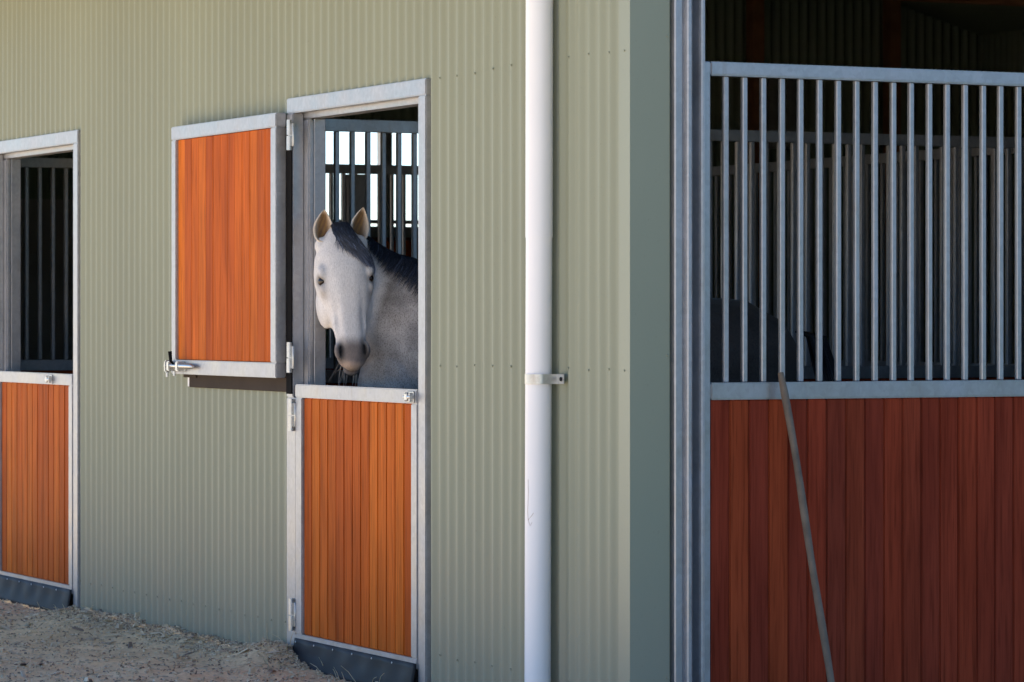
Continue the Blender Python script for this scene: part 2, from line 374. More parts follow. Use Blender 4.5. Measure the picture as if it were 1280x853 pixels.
# far high opening: timber frame and posts
wf = MB().box((XW-.03, WY0-.05, WZ0-.10), (XW+.08, WY1+.05, WZ0), .004).box((XW-.03, WY0-.05, WZ1), (XW+.08, WY1+.05, WZ1+.08), .004).box((XW-.03, WY0, 2.05), (XW+.05, WY1, 2.075), .002).box((XW-.03, 4.095, WZ0), (XW+.06, 4.17, WZ1), .003).go("window_frame", M_GALV, BLD)
for k in range(22):
    y = WY0+.05+k*.1
    MB().box((0, -.048, -.12), (.03, .048, .12), .004).go("plank", M_WOODA, BLD, loc=(XW+.05, y, 1.84)) if k else None
MB().box((XW+.03, .06, .01), (XW+.06, 3.1, 2.18)).go("lining_panel", M_LINING, BLD)
for y in (6.98, 8.12): MB().box((XW+.03, y-.045, .01), (XW+.14, y+.045, 4.2), .004).go("timber_post", M_BEAM, BLD)
MB().box((XW+.05, 7.06, 2.62), (XW+.12, 7.32, 3.15), .004).go("wall_box", M_GALV, BLD)
for x in (-3.4, -7.4): MB().box((x-.05, .2, 3.3), (x+.05, 8.8, 3.42), .003).go("tie_beam", M_BEAM, BLD)

# ------------------------------------------------------------------ door frames (parts of the building)
def door_frame(x0):
    """x0 is the left outer edge of the frame"""
    fr = bpy.data.objects.new("door_frame", None); COL.objects.link(fr); fr.parent = BLD; fr.location = (x0, 0, 0)
    W_ = 1.379; yf = -.022
    MB().box((0, yf, FT-.062), (W_, .026, FT), .004).go("lintel", M_GALV, fr)
    MB().box((W_-.070, yf, -.03), (W_, .06, FT-.063), .004).go("jamb", M_GALV, fr)
    MB().box((0, yf, -.03), (.100, .026, 1.085), .004).go("jamb", M_GALV, fr)
    MB().box((0, yf, 1.086), (.069, .026, FT-.063), .004).go("jamb", M_GALV, fr)
    MB().box((.010, yf-.006, 1.10), (.067, yf+.001, FT-.115), .002).go("black_strip", M_BLACK, fr)  # black strip along the upper left jamb front
    MB().box((.02, .027, -.03), (.118, .052, FT-.085), .0065).go("door_stop", M_GALV, fr)
    MB().box((.02, .053, -.03), (.116, .105, FT-.085), .003).go("inner_post", M_GALV, fr)
    MB().box((.02, .027, FT-.084), (W_-.02, .105, FT-.045), .004).go("inner_lintel", M_GALV, fr)
    MB().box((W_-.09, .061, 0), (W_-.03, .12, FT-.085), .003).go("inner_post", M_GALV, fr)
    return fr
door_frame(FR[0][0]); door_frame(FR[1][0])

# ------------------------------------------------------------------ half doors
def hinge_mesh(r=.0125, h=.075):
    mb = MB(); mb.tube([(0, 0, -h), (0, 0, -.004)], r, 12); mb.tube([(0, 0, .0), (0, 0, h)], r*.94, 12)
    mb.box((.0, .004, -h*.75), (.030, .012, h*.75), .002); return mb
BOARD_A = MB().box((-.0405, 0, -.5), (.0405, .016, .5), .0022)
def board_run(root, n, x0, x1, z0, z1, y, wood, gap=.0014, cham=.0038):
    w = (x1-x0)/n
    MB().box((x0, y+.0175, z0), (x1, y+.0215, z1)).go('backing_sheet', wood, root)
    first = None
    for k in range(n):
        if first is None:
            mb = MB(); mb.box((-w/2+gap, 0, -(z1-z0)/2), (w/2-gap, .016, (z1-z0)/2), cham); o = mb.go("board", wood, root)
            first = o
        else: o = copy_obj(first, root)
        o.location = (x0+w*(k+.5), y+random.uniform(-.0012, .0012), (z0+z1)/2)
def latch(root, name, x, y, z):
    mb = MB(); mb.box((-.03, -.006, -.022), (.03, 0, .022), .002); mb.box((-.034, -.012, .008), (.012, -.006, .014), .001)
    mb.tube([(-.028, -.016, 0), (.036, -.016, 0)], .008, 12); mb.box((-.018, -.024, -.014), (.006, -.004, .014), .003); mb.box((.016, -.02, -.018), (.026, -.004, .016), .002)
    mb.tube([(-.031, -.012, -.017), (-.031, -.012, .018)], .005, 8)
    return mb.go(name, M_CHROME, root, loc=(x, y, z))
def lower_door(label):
    """origin at the left outer edge of its frame, on the ground"""
    root = empty("half_door", label, "half door", group="lower stable doors")
    xl, xr = .1015, 1.3075; yf = -.026; yb = .020
    MB().box((xl, yf, 1.087), (xr, yb, 1.141), .004).go("top_rail", M_GALV, root)
    MB().box((xl, yf+.001, .125), (xl+.068, yb, 1.0865), .004).go("stile", M_GALV, root)
    MB().box((xr-.058, yf+.001, .125), (xr, yb, 1.0865), .004).go("stile", M_GALV, root)
    MB().box((xl, yf, .085), (xr, yb, .1245), .004).go("bottom_rail", M_GALV, root)
    board_run(root, 13, xl+.0685, xr-.0585, .125, 1.0865, yf+.011, M_WOODA)
    # rubber flap, slightly rippled and kicked out at its foot
    V = []; F = []; n = 60
    for j in range(7):
        for i in range(n+1):
            x = xl+.002+(xr-xl-.002)*i/n; t = j/6
            q = (i/n*6+.2) % 1.0
            y = yf-.004-.028*t**1.5-.006*math.cos(2*math.pi*q)*math.sin(math.pi*min(1, t*1.2+.1))*.6-.004*vnoise(x, t, 6, 8)
            V.append((x, y, .107-.127*t+(0.004*vnoise(x, 0, 4, 9) if j == 6 else 0)))
    k = len(V); V += [(x, y+.005, z) for x, y, z in V]
    for j in range(6):
        for i in range(n):
            a = j*(n+1)+i; F += [[a, a+n+1, a+n+2, a+1], [k+a, k+a+1, k+a+n+2, k+a+n+1]]
    for i in range(n): F += [[i, i+1, k+i+1, k+i], [6*(n+1)+i, k+6*(n+1)+i, k+6*(n+1)+i+1, 6*(n+1)+i+1]]
    for j in range(6): a = j*(n+1); b_ = a+n; F += [[a, k+a, k+a+n+1, a+n+1], [b_, b_+n+1, k+b_+n+1, k+b_]]
    fl = obj("rubber_flap", V, F, M_RUBBER, root, True)
    s0 = None
    for i in range(7):
        x = xl+.02+(xr-xl-.045)*i/6
        if s0 is None:
            mb = MB(); dome(mb, (0, 0, 0), (0, -1, 0), .0045, .003); s0 = mb.go("screw", M_CHROME, fl, loc=(x, yf-.005, .092))
        else: copy_obj(s0, fl, (x, yf-.005, .092))
    for z in (1.015, .20):
        hinge_mesh(.0115, .066).go("hinge", M_CHROME, root, smooth=True, loc=(.080, yf-.008, z))
    latch(root, "latch", xr-.05, yf, 1.112)
    return root
D2 = lower_door("orange timber half door closed below the grey horse"); D2.location = (FR[0][0], 0, 0)
D1 = copy_tree(D2); D1.location = (FR[1][0], 0, 0)
for ch in D1.children:
    if ch.name.startswith('latch'): ch.location.x -= .27
D1['label'] = "orange timber half door at the far left, under the empty dark opening"

# open top leaf, swung flat against the wall
TD = empty("upper_door", "upper timber door in a steel frame, swung open flat against the wall", "upper door", (-4.241, -.070, 1.165))
w, h = 1.229, 1.088
ST = .058
MB().box((0, 0, h-.058), (w, .047, h), .004).go("top_rail", M_GALV, TD)
MB().box((0, 0, 0), (w, .047, .062), .004).go("bottom_rail", M_GALV, TD)
MB().box((0, .001, .0625), (.056, .047, h-.0585), .004).go("stile", M_GALV, TD)
MB().box((w-.062, .001, .0625), (w, .047, h-.0585), .004).go("stile", M_GALV, TD)
board_run(TD, 13, .0565, w-.0625, .063, h-.059, .012, M_WOODA, .0006, .0022)
st_ = MB().box((.10, .048, -.058), (w+.035, .062, .02), .002).box((.05, .040, -.015), (.20, .0475, -.002), .001).go("weather_strip", M_STRIP, TD)
MB().box((.085, .046, -.055), (.10, .06, -.012), .002).go("strip_end", M_PVC, TD)
for z in (h-.095, .085):
    mb = hinge_mesh(.0115, .062); mb.box((-.03, .006, -.05), (0, .014, .05), .002)
    mb.go("hinge", M_CHROME, TD, smooth=True, loc=(-2.931+4.241, .027, z))
# slide bolt at the free corner
bt = MB().box((-.015, -.006, .012), (.16, 0, .052), .002).go("bolt_plate", M_CHROME, TD, loc=(.03, 0, 0))
MB().tube([(-.045, -.021, .036), (-.035, -.021, .036), (.27, -.021, .036), (.30, -.021, .034)], [.007, .0115, .0115, .006], 12).go("bolt_rod", M_CHROME, bt, True)
MB().box((.0, -.034, .014), (.03, -.0005, .056), .004).go("bolt_keeper", M_CHROME, bt)
MB().box((.11, -.034, .014), (.14, -.0005, .056), .004).go("bolt_keeper", M_CHROME, bt)
MB().box((-.03, -.034, .006), (-.01, -.008, .06), .005).go("bolt_stop", M_CHROME, bt)
MB().tube([(.075, -.024, .04), (.075, -.04, .058), (.075, -.044, .10)], [.006, .007, .009], 10).go("bolt_knob", M_BLACK, bt, True)
MB().tube([(-.02, -.022, .006), (-.02, -.022, -.014)], .006, 8).go("bolt_pin", M_CHROME, bt)
MB().tube([(.07, -.022, .012), (.07, -.022, -.008)], .006, 8).go("bolt_pin", M_CHROME, bt)

# ------------------------------------------------------------------ downpipe
DP = empty("downpipe", "white round plastic downpipe strapped to the green wall", "downpipe", (-.580, -.068, 0))
MB().tube([(-.012, 0, -.03), (-.006, 0, 1.0), (.0, 0, 1.72)], .0462, 40).go("pipe", M_PVC, DP, True)
MB().tube([(.0, 0, 1.69), (.004, 0, 3.1)], .0478, 40).go("pipe", M_PVC, DP, True)
# strap: half ring with a screwed ear
pts = []; zc = 1.199
V = []; F = []
angs = [R(a) for a in range(170, 361, 8)]
ring = [(.0482*math.cos(a), .0482*math.sin(a)) for a in angs]+[(.0482, .02), (.050, .0475), (.100, .0475)]
ring = [(-.100, .0475), (-.05, .0475), (-.0482, .02)]+ring
for (x, y) in ring:
    V += [(x, y, zc-.017), (x, y, zc+.017)]
k = len(ring)
V2 = []
for i, (x, y) in enumerate(ring):
    p = Vector(ring[max(0, i-1)]); q = Vector(ring[min(k-1, i+1)]); t = (q-p).normalized(); nrm = Vector((t.y, -t.x))*.0022
    V2 += [(x+nrm.x, y+nrm.y, zc-.017), (x+nrm.x, y+nrm.y, zc+.017)]
o = len(V); V += V2
for i in range(k-1):
    a = 2*i; F += [[a, a+1, a+3, a+2], [o+a, o+a+2, o+a+3, o+a+1], [a, a+2, o+a+2, o+a], [a+1, o+a+1, o+a+3, a+3]]
F += [[0, o, o+1, 1], [2*k-2, 2*k-1, o+2*k-1, o+2*k-2]]
mb = MB(); mb.v, mb.f = V, F; br = mb.go("bracket", M_CHROME, DP, True)
mb = MB(); dome(mb, (.082, .0445, zc), (0, -1, 0), .008, .005); mb.go("screw", M_RUBBER, br)
# pencilled arrow on the pipe
def on_pipe(a, z, r=.0466): return (r*math.cos(a)-.008, r*math.sin(a), z)
ar = MB(); A0 = R(-60)
def stroke(p): ar.tube([on_pipe(A0+a, z) for a, z in p], .0008, 5)
stroke([(-.25, .85), (-.22, .80), (-.30, .74), (-.24, .71)]); stroke([(-.24, .71), (.1, .725), (.25, .735)]); stroke([(-.24, .71), (-.05, .69), (.12, .702)])
ar.go("pencil_arrow", M_PENCIL, DP)

# ------------------------------------------------------------------ gate post, gate and tool handle (end wall)
GP = MB().prism([(-.06, .1425), (.016, .1425), (.020, .147), (.020, .170), (.016, .1745), (.016, .177), (.034, .181), (.038, .186), (.038, .195), (.034, .2005),
                 (.0, .2035), (-.03, .206), (-.03, .236), (.012, .239), (.020, .243), (.022, .249), (.018, .259), (.010, .262), (-.06, .262)], -.03, 3.05).go("gate_post", M_GALV)
tag(GP, "galvanised channel post between the green corner flashing and the barred gate", "post", kind='thing')
GT = empty("stall_gate", "wide stall gate with galvanised bars above dark red timber boards", "gate", (-.055, .266, 0))
GW = 2.45; GZ = 2.277
MB().box((0, 0, .06), (.05, .0275, GZ), .003).go("stile", M_GALV, GT)
MB().box((0, GW-.05, .06), (.05, GW, GZ), .003).go("stile", M_GALV, GT)
MB().box((0, .028, 2.230), (.05, GW-.0505, GZ), .005).go("top_rail", M_GALV, GT)
MB().box((0, .028, 1.134), (.052, GW-.0505, 1.192), .005).go("mid_rail", M_GALV, GT)
MB().box((0, .028, .06), (.05, GW-.0505, .115), .005).go("bottom_rail", M_GALV, GT)
b0 = None
y = .0955
while y < GW-.08:
    if b0 is None:
        mb = MB(); mb.box((-.0095, -.0095, -.5185), (.0095, .0095, .5185), .0028); b0 = mb.go("bar", M_GALV, GT); o = b0
    else: o = copy_obj(b0, GT)
    o.location = (.028+random.gauss(0, .0006), y+random.gauss(0, .0007), 1.711); o.rotation_euler.z = random.gauss(0, .05); y += .0741
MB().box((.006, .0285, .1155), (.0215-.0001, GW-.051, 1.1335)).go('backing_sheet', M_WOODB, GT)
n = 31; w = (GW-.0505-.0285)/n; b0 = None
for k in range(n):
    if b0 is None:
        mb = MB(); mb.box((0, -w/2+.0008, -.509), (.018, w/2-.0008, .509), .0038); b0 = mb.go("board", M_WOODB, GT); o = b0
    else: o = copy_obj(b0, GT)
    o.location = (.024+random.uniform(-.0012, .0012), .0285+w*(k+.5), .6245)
P0 = Vector((.022, .550, 1.225)); P1 = Vector((.308, .608, .0))
pts = []
for i in range(17):
    t = i/16; p = P0.lerp(P1, t); p.y += .007*math.sin(math.pi*t)+.003*math.sin(9*t); pts.append(p)
pole = MB().tube(pts, [.0100]+[.0126+.0008*math.sin(i*1.3) for i in range(1, 17)], 14).go("tool_handle", M_POLE, None, True)
tag(pole, "slim grey wooden tool handle leaning against the barred gate", "tool handle", kind='thing')

# ------------------------------------------------------------------ stall partitions inside
EXTRA = 2.05
def partition(name, label, p0, p1, extra=None, group="barred stall partitions inside the stable"):
    p0 = Vector((*p0, 0)); p1 = Vector((*p1, 0)); L = (p1-p0).length
    root = empty(name, label, "partition", p0, group); root.rotation_euler.z = math.atan2(p1.y-p0.y, p1.x-p0.x)
    for (z0, z1, nm) in ((2.205, 2.255, "top_rail"), (1.135, 1.19, "mid_rail"), (.05, .1, "bottom_rail")):
        MB().box((.041, -.025, z0), (L-.041, .025, z1), .004).go(nm, M_GALV, root)
    for x in (0, L): MB().box((x-.04, -.04, .0), (x+.04, .04, 2.26), .004).go("post", M_GALV, root)
    if extra: MB().box((extra-.05, -.05, 0), (extra+.05, .03, 2.2), .004).go('post', M_GALV, root)
    f = None; x = .1
    while x < L-.07:
        if f is None: f = MB().box((-.0105, -.0105, -.507), (.0105, .0105, .507), .003).go("bar", M_GALV, root); o = f
        else: o = copy_obj(f, root)
        o.location = (x, 0, 1.6975); x += .0725
    f = None; n = int(L/.095); w = (L-.084)/n
    for k in range(n):
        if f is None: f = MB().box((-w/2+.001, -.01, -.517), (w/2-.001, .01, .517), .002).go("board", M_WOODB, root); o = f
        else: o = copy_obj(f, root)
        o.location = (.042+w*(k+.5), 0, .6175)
    return root
partition("stall_partition", "barred steel partition just behind the horse's head and the big gate", (-3.4, .12), (-3.4, 4.05))
partition("stall_partition", "barred steel partition in the dark beyond the far left doorway", (-7.4, .12), (-7.4, 4.05), extra=EXTRA)
partition("stall_partition", "barred stall front furthest back behind the big gate's bars", (-3.48, 4.1), (-7.32, 4.1))

# ------------------------------------------------------------------ the horse
HORSE = empty("horse", "grey dappled horse with dark forelock looking out over the half door", "horse", (-2.4, 1.0, 0))
HO = Vector(HORSE.location)
O = Vector((-2.8085, .130, 1.757)); L = .565
yaw = R(8); dc = Vector((.918, -.396, 0)); rc = Vector((.396, .918, 0))
fh = (dc*math.cos(yaw)+rc*math.sin(yaw)).normalized()
tilt = R(14); roll = R(3.6)
sv = Vector((-fh.y, fh.x, 0))              # image right
U = (Vector((0, 0, -1))*math.cos(tilt)+fh*math.sin(tilt)).normalized(); Fv = sv.cross(U).normalized()
if Fv.dot(fh) < 0: Fv = -Fv
U2 = (U*math.cos(roll)+sv*math.sin(roll)).normalized(); sv = (sv*math.cos(roll)-U*math.sin(roll)).normalized(); U = U2
HT = [-.07, 0, .08, .18, .28, .36, .44, .52, .60, .70, .78, .86, .92, .97, 1.0]
HWd = [.030, .060, .092, .114, .122, .122, .112, .096, .080, .067, .063, .066, .064, .054, .03]
HA = [.03, .055, .072, .082, .086, .084, .078, .070, .064, .058, .054, .050, .044, .034, .018]
HB = [.05, .085, .12, .155, .19, .205, .205, .18, .145, .105, .088, .082, .074, .056, .03]
def hv(t, arr): return float(np.interp(t, HT, arr))
def head_pt(t, phi, off=0.0):
    c, q = math.cos(phi), math.sin(phi); w = hv(t, HWd)+off
    sq = min(1, max(0, (t-.38)/.15))*min(1, max(0, (.95-t)/.08)); cc = math.copysign(abs(c)**(.82-.22*sq), c); qq = math.copysign(abs(q)**(.9-.25*sq), q)
    if q > 0:
        nas = min(1, max(0, (t-.30)/.25))
        lat = w*cc*(1-.10*q-.12*nas*q); dep = (hv(t, HA)+off)*qq
    else:
        lat = w*cc*(1-.30*abs(q)**2); dep = (hv(t, HB)+off)*qq
    return O+U*(L*t)+sv*lat+Fv*dep
def loft(rings, closed_caps=True):
    V = [p for r in rings for p in r]; n = len(rings[0]); F = []
    for i in range(len(rings)-1):
        for k in range(n): F.append([i*n+k, i*n+(k+1) % n, (i+1)*n+(k+1) % n, (i+1)*n+k])
    a = len(V); V.append(sum(rings[0], Vector())/n); V.append(sum(rings[-1], Vector())/n)
    for k in range(n): F += [[a, (k+1) % n, k], [a+1, (len(rings)-1)*n+k, (len(rings)-1)*n+(k+1) % n]]
    return V, F
HV = []; HF = []
def add(vf):
    V, F = vf; o = len(HV); HV.extend(V); HF.extend([[o+i for i in f] for f in F])
ts = np.linspace(-.07, 1.0, 44)
add(loft([[head_pt(t, 2*math.pi*k/36) for k in range(36)] for t in ts]))
def ell(c, r, ax=None, n=14):
    ax = ax or (Vector((1, 0, 0)), Vector((0, 1, 0)), Vector((0, 0, 1))); rings = []
    for i in range(1, n):
        th = math.pi*i/n
        rings.append([c+ax[0]*(r[0]*math.sin(th)*math.cos(2*math.pi*k/16))+ax[1]*(r[1]*math.sin(th)*math.sin(2*math.pi*k/16))+ax[2]*(r[2]*math.cos(th)) for k in range(16)])
    return loft(rings)
AX = (sv, Fv, U)
def hl(t, lat, dep): return O+U*(L*t)+sv*lat+Fv*dep
EYE_T = .365
for sg in (-1, 1):
    add(ell(hl(EYE_T-.055, sg*.094, .040), (.024, .028, .040), AX))       # brow
    add(ell(hl(EYE_T+.045, sg*.094, .030), (.018, .022, .036), AX))       # lower lid bulge
    add(ell(hl(.50, sg*.076, -.075), (.040, .085, .095), AX))             # cheek
    add(ell(hl(.58, sg*.060, .022), (.012, .02, .11), AX))                # facial crest
    add(ell(hl(.88, sg*.050, .020), (.025, .030, .042), AX))             # nostril wing
add(ell(hl(.965, 0, .004), (.043, .036, .034), AX)); add(ell(hl(.985, 0, -.045), (.036, .026, .030), AX))   # upper lip, chin
# ears: crescent section, hollow to the front
def ear(base, tip, open_dir, wd):
    """hollow ear: closed crescent sections; returns vertices, faces and a colour per vertex"""
    ax = (tip-base); ln = ax.length; ax = ax.normalized(); od = (open_dir-ax*open_dir.dot(ax)).normalized(); lt = ax.cross(od)
    V = []; F = []; Cc = []; nr = 22; no_, ni = 17, 15; n = no_+ni
    for i in range(nr):
        t = i/(nr-1); w_ = wd*max(.0, math.sin(math.pi*(.10+.90*t**.86)))**.72*(1 if t < 1 else 0)+.0012
        if t > .6: w_ *= 1-.18*((t-.6)/.4)
        c = base+ax*(ln*t)-od*(.010*math.sin(math.pi*t))+od*(.012*t*t)
        op = min(1.0, t/.16)                       # how far the hollow has opened
        ring = [(math.pi*k/(no_-1), 1.0, .95, 0) for k in range(no_)]
        for (a, rx, rz, _) in ring:
            V.append(c+lt*(w_*rx*math.cos(a))-od*(w_*rz*math.sin(a)))
            e = abs(math.cos(a)); Cc.append((.74, .68, .63) if e < .96 else (.80, .70, .60))
        for k in range(ni):
            a = math.pi*(1-(k+.5)/ni); q = math.sin(a)
            V.append(c+lt*(w_*.79*math.cos(a))-od*(w_*.66*q*op-.002-(1-op)*w_*.35*q))
            f = min(1, q*1.15)**1.3*op*min(1, (1-t)/.12); Cc.append(tuple(h_*(1-f)+g_*f for h_, g_ in zip((.76, .64, .52), (.135+.09*math.sin(k*2.1+i*.4)**2, .078+.05*math.sin(k*2.1+i*.4)**2, .046))))
    for i in range(nr-1):
        for k in range(n): F.append([i*n+k, i*n+(k+1) % n, (i+1)*n+(k+1) % n, (i+1)*n+k])
    F.append([k for k in range(n)][::-1]); F.append([(nr-1)*n+k for k in range(n)])
    return V, F, Cc
EB = [hl(.075, -.077, .030), hl(.075, .074, .030)]
ET = [EB[0]-U*.132+sv*.014+Fv*.010, EB[1]-U*.132+sv*.020+Fv*.010]
EO = [Fv+sv*.0, Fv+sv*.28]
EARS = [ear(EB[k], ET[k], EO[k], .0405) for k in range(2)]
for k in range(2): add(ell(EB[k]-Fv*.022+U*.012, (.034, .030, .040), AX))
add(ell(Vector((-2.815, .385, 1.10)), (.18, .16, .26)))
# neck
hx = Vector((-.43, -.90, 0)).normalized()     # heading of the body
NC = [hl(.10, .02, -.075), Vector((-2.85, .26, 1.545)), Vector((-2.80, .375, 1.42)), Vector((-2.72, .50, 1.31)), Vector((-2.60, .66, 1.20)), Vector((-2.48, .86, 1.17)), Vector((-2.35, 1.05, 1.15))]
NR = [(.075, .095), (.10, .175), (.13, .245), (.155, .285), (.20, .33), (.24, .34), (.25, .32)]
def catmull(P, t):
    n = len(P)-1; x = t*n; i = min(int(x), n-1); f = x-i; g_ = lambda j: P[max(0, min(n, j))]
    p0, p1, p2, p3 = g_(i-1), g_(i), g_(i+1), g_(i+2)
    return (p1*2+(p2-p0)*f+(p0*2-p1*5+p2*4-p3)*f*f+(p1*3-p0-p2*3+p3)*f**3)*.5
NRv = [Vector((a, b_, 0)) for a, b_ in NR]
def neck_frame(t):
    c = catmull(NC, t); tg = (catmull(NC, min(1, t+.02))-catmull(NC, max(0, t-.02))).normalized()
    la = tg.cross(Vector((0, 0, 1))).normalized(); up = la.cross(tg).normalized()
    if up.z < 0: up = -up
    r = catmull(NRv, t); return c, la, up, r.x, r.y
def neck_pt(t, phi, off=0.0):
    c, la, up, ra, rb = neck_frame(t); q = math.sin(phi); thin = 1-.30*max(0, q)**2*max(0, 1-t*1.3)
    return c+la*((ra+off)*math.cos(phi)*thin)+up*((rb+off)*q)
add(loft([[neck_pt(t, 2*math.pi*k/32) for k in range(32)] for t in np.linspace(0, 1, 36)]))
# trunk
B0 = Vector((-2.60, .60, 1.18)); B1 = Vector((-2.05, 1.66, 1.195)); bl = (B1-B0); bla = bl.normalized().cross(Vector((0, 0, 1)))
rings = []
for (t, ra, ru, rd, dz) in ((-.10, .05, .06, .08, -.02), (-.07, .13, .14, .18, -.02), (0, .20, .22, .28, 0), (.15, .245, .29, .33, 0), (.35, .265, .31, .34, 0), (.6, .275, .28, .33, 0), (.8, .27, .285, .28, .02), (.95, .245, .27, .25, .02), (1.08, .18, .20, .22, 0), (1.13, .08, .10, .13, 0)):
    c = B0+bl*t+Vector((0, 0, dz)); rings.append([c+bla*(ra*math.cos(a))+Vector((0, 0, 1))*((ru if math.sin(a) > 0 else rd)*math.sin(a)) for a in [2*math.pi*k/28 for k in range(28)]])
add(loft(rings))
def limb(pts, rad):
    rings = []
    for i, p in enumerate(pts):
        r = rad[i]; r = r if isinstance(r, tuple) else (r, r)
        rings.append([p+bla*(r[0]*math.cos(a))-hx*(r[1]*math.sin(a)) for a in [2*math.pi*k/16 for k in range(16)]])
    add(loft(rings))
for sg in (-1, 1):
    q = B0+bla*(.15*sg)-hx*.10
    Z = lambda z, f=0.0, q=q: Vector((q.x, q.y, z))+hx*f
    limb([Z(1.1, .03), Z(.95, .02), Z(.78, 0), Z(.62, 0), Z(.50, .01), Z(.42, .0), Z(.28, 0), Z(.18, .0), Z(.12, .03), Z(.06, .06), Z(.012, .075)], [(.10, .15), (.095, .13), (.075, .09), (.055, .06), (.05, .055), (.04, .045), (.034, .038), (.042, .045), (.038, .04), (.055, .06), (.062, .07)])
    q = B1+bla*(.15*sg)+hx*.10
    Z = lambda z, f=0.0, q=q: Vector((q.x, q.y, z))+hx*f
    limb([Z(1.15, -.02), Z(.98, .05), Z(.85, .06), Z(.70, -.03), Z(.58, -.13), Z(.50, -.17), Z(.38, -.15), Z(.22, -.14), Z(.15, -.13), Z(.10, -.10), Z(.05, -.07), Z(.012, -.055)], [(.13, .21), (.13, .20), (.10, .16), (.07, .11), (.052, .075), (.046, .058), (.038, .045), (.036, .042), (.044, .048), (.038, .04), (.054, .06), (.06, .068)])
me = bpy.data.meshes.new("body"); me.from_pydata([(v-HO)[:] for v in HV], [], HF); me.update()
bm = bmesh.new(); bm.from_mesh(me); bmesh.ops.recalc_face_normals(bm, faces=bm.faces); bm.to_mesh(me); bm.free()
tmp = bpy.data.objects.new("body", me); COL.objects.link(tmp)
rm = tmp.modifiers.new("r", 'REMESH'); rm.mode = 'VOXEL'; rm.voxel_size = .0062
sm = tmp.modifiers.new("s", 'SMOOTH'); sm.factor = .5; sm.iterations = 5
dg = bpy.context.evaluated_depsgraph_get(); dg.update()
body_me = bpy.data.meshes.new_from_object(tmp.evaluated_get(dg)); body_me.name = "body"
bpy.data.objects.remove(tmp)
BODY = bpy.data.objects.new("body", body_me); COL.objects.link(BODY); BODY.parent = HORSE
nv = len(body_me.vertices); co = np.empty(nv*3, dtype=np.float32); body_me.vertices.foreach_get('co', co); co = co.reshape(-1, 3)
no = np.empty(nv*3, dtype=np.float32); body_me.vertices.foreach_get('normal', no); no = no.reshape(-1, 3)
wc = co+np.array(HO); d = wc-np.array(O); u_ = d@np.array(U)/L; s_ = d@np.array(sv); f_ = d@np.array(Fv)
def sstep(a, b_, x): t = np.clip((x-a)/(b_-a), 0, 1); return t*t*(3-2*t)
ishead = (u_ > -.06) & (u_ < 1.1) & (f_ > -.235) & (np.abs(s_) < .16)
def blob(t0, s0, f0, rt, rs, rf): return np.exp(-(((u_-t0)*L/rt)**2+((s_-s0)/rs)**2+((f_-f0)/rf)**2))
disp = np.zeros(nv); dark = np.zeros(nv)
for sg in (-1, 1):
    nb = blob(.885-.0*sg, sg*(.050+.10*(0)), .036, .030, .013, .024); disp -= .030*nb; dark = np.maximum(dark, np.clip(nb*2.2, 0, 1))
    disp -= .014*blob(EYE_T, sg*.108, .034, .016, .02, .020)
    disp -= .009*blob(.72, sg*.055, -.03, .09, .03, .03)
    disp -= .0035*blob(.27, sg*.085, .062, .03, .025, .03); disp -= .004*blob(.62, sg*.052, .045, .10, .012, .03)
    disp -= .006*blob(.5, sg*.05, .04, .10, .018, .018)
mouth = np.exp(-((f_+.022+.12*np.clip((1.0-u_), 0, .2))/.006)**2)*sstep(.86, .93, u_)*ishead
disp -= .008*mouth
wc = wc+no*disp[:, None]
co2 = (wc-np.array(HO)).astype(np.float32); body_me.vertices.foreach_set('co', co2.ravel()); body_me.update()
# coat colours (markings, and stall shade painted over the hindquarters)
white = np.array([.76, .735, .74]); grey = np.array([.31, .29, .285]); muz = np.array([.18, .155, .15]); pink = np.array([.45, .33, .26])
nz = np.array([noise.fractal(Vector((float(p[0])*9, float(p[1])*9, float(p[2])*9)), 1.0, 2.0, 4) for p in co2[::1]])
back = sstep(.03, .16, -f_)*(u_ < .6)
hd = ((u_ > -.4) & (np.sqrt((s_/.15)**2+((f_+.06)/.17)**2) < 1.1)).astype(float)
c = grey[None, :]*(1+.75*nz[:, None])
lightneck = sstep(.24, .04, s_)*.6*(wc[:, 2] > 1.0)
c = c*(1-lightneck[:, None])+np.array([.47, .43, .40])[None, :]*lightneck[:, None]
wt = np.interp(u_, HT, HWd)
de = np.sqrt((s_/(wt+.03))**2+(np.where(f_ > 0, f_*.8, f_+.03)/.22)**2)
dkb = (sstep(.75, 1.15, wc[:, 1])*.92)[:, None]; c = c*(1-dkb)+np.array([.045, .033, .026])[None, :]*dkb  # hindquarters darkened so their colour carries the dim stall's shade
hm = (1-sstep(.85, 1.30, de))*sstep(-.12, -.03, u_)*(1-sstep(1.08, 1.15, u_))
ishead = hm > .05
c = c*(1-hm[:, None])+(white[None, :]*(1+.10*nz[:, None]))*hm[:, None]
freckle = 1-.72*hm
m_ = (sstep(.74, .89, u_+.05*nz)*hm)[:, None]; c = c*(1-m_)+muz[None, :]*(1+.3*nz[:, None])*m_
p_ = (sstep(.950, 1.0, u_+.02*nz)*sstep(-.035, -.02, f_)*ishead)[:, None]*.85; c = c*(1-p_)+pink[None, :]*p_
p_ = (blob(.93, 0, .05, .02, .014, .03)*.35)[:, None]; c = c*(1-p_)+np.array([.3, .25, .24])[None, :]*p_
for sg in (-1, 1):
    e = np.clip(1.5*blob(EYE_T, sg*.110, .036, .024, .03, .028), 0, 1)[:, None]; c = c*(1-e*.8)+np.array([.06, .05, .048])[None, :]*e*.8
    e = (blob(EYE_T+.10, sg*.10, .035, .035, .03, .03)*.55)[:, None]; c = c*(1-e)+np.array([.22, .18, .16])[None, :]*e
dk = dark[:, None]; c = c*(1-dk)+np.array([.012, .011, .012])[None, :]*dk
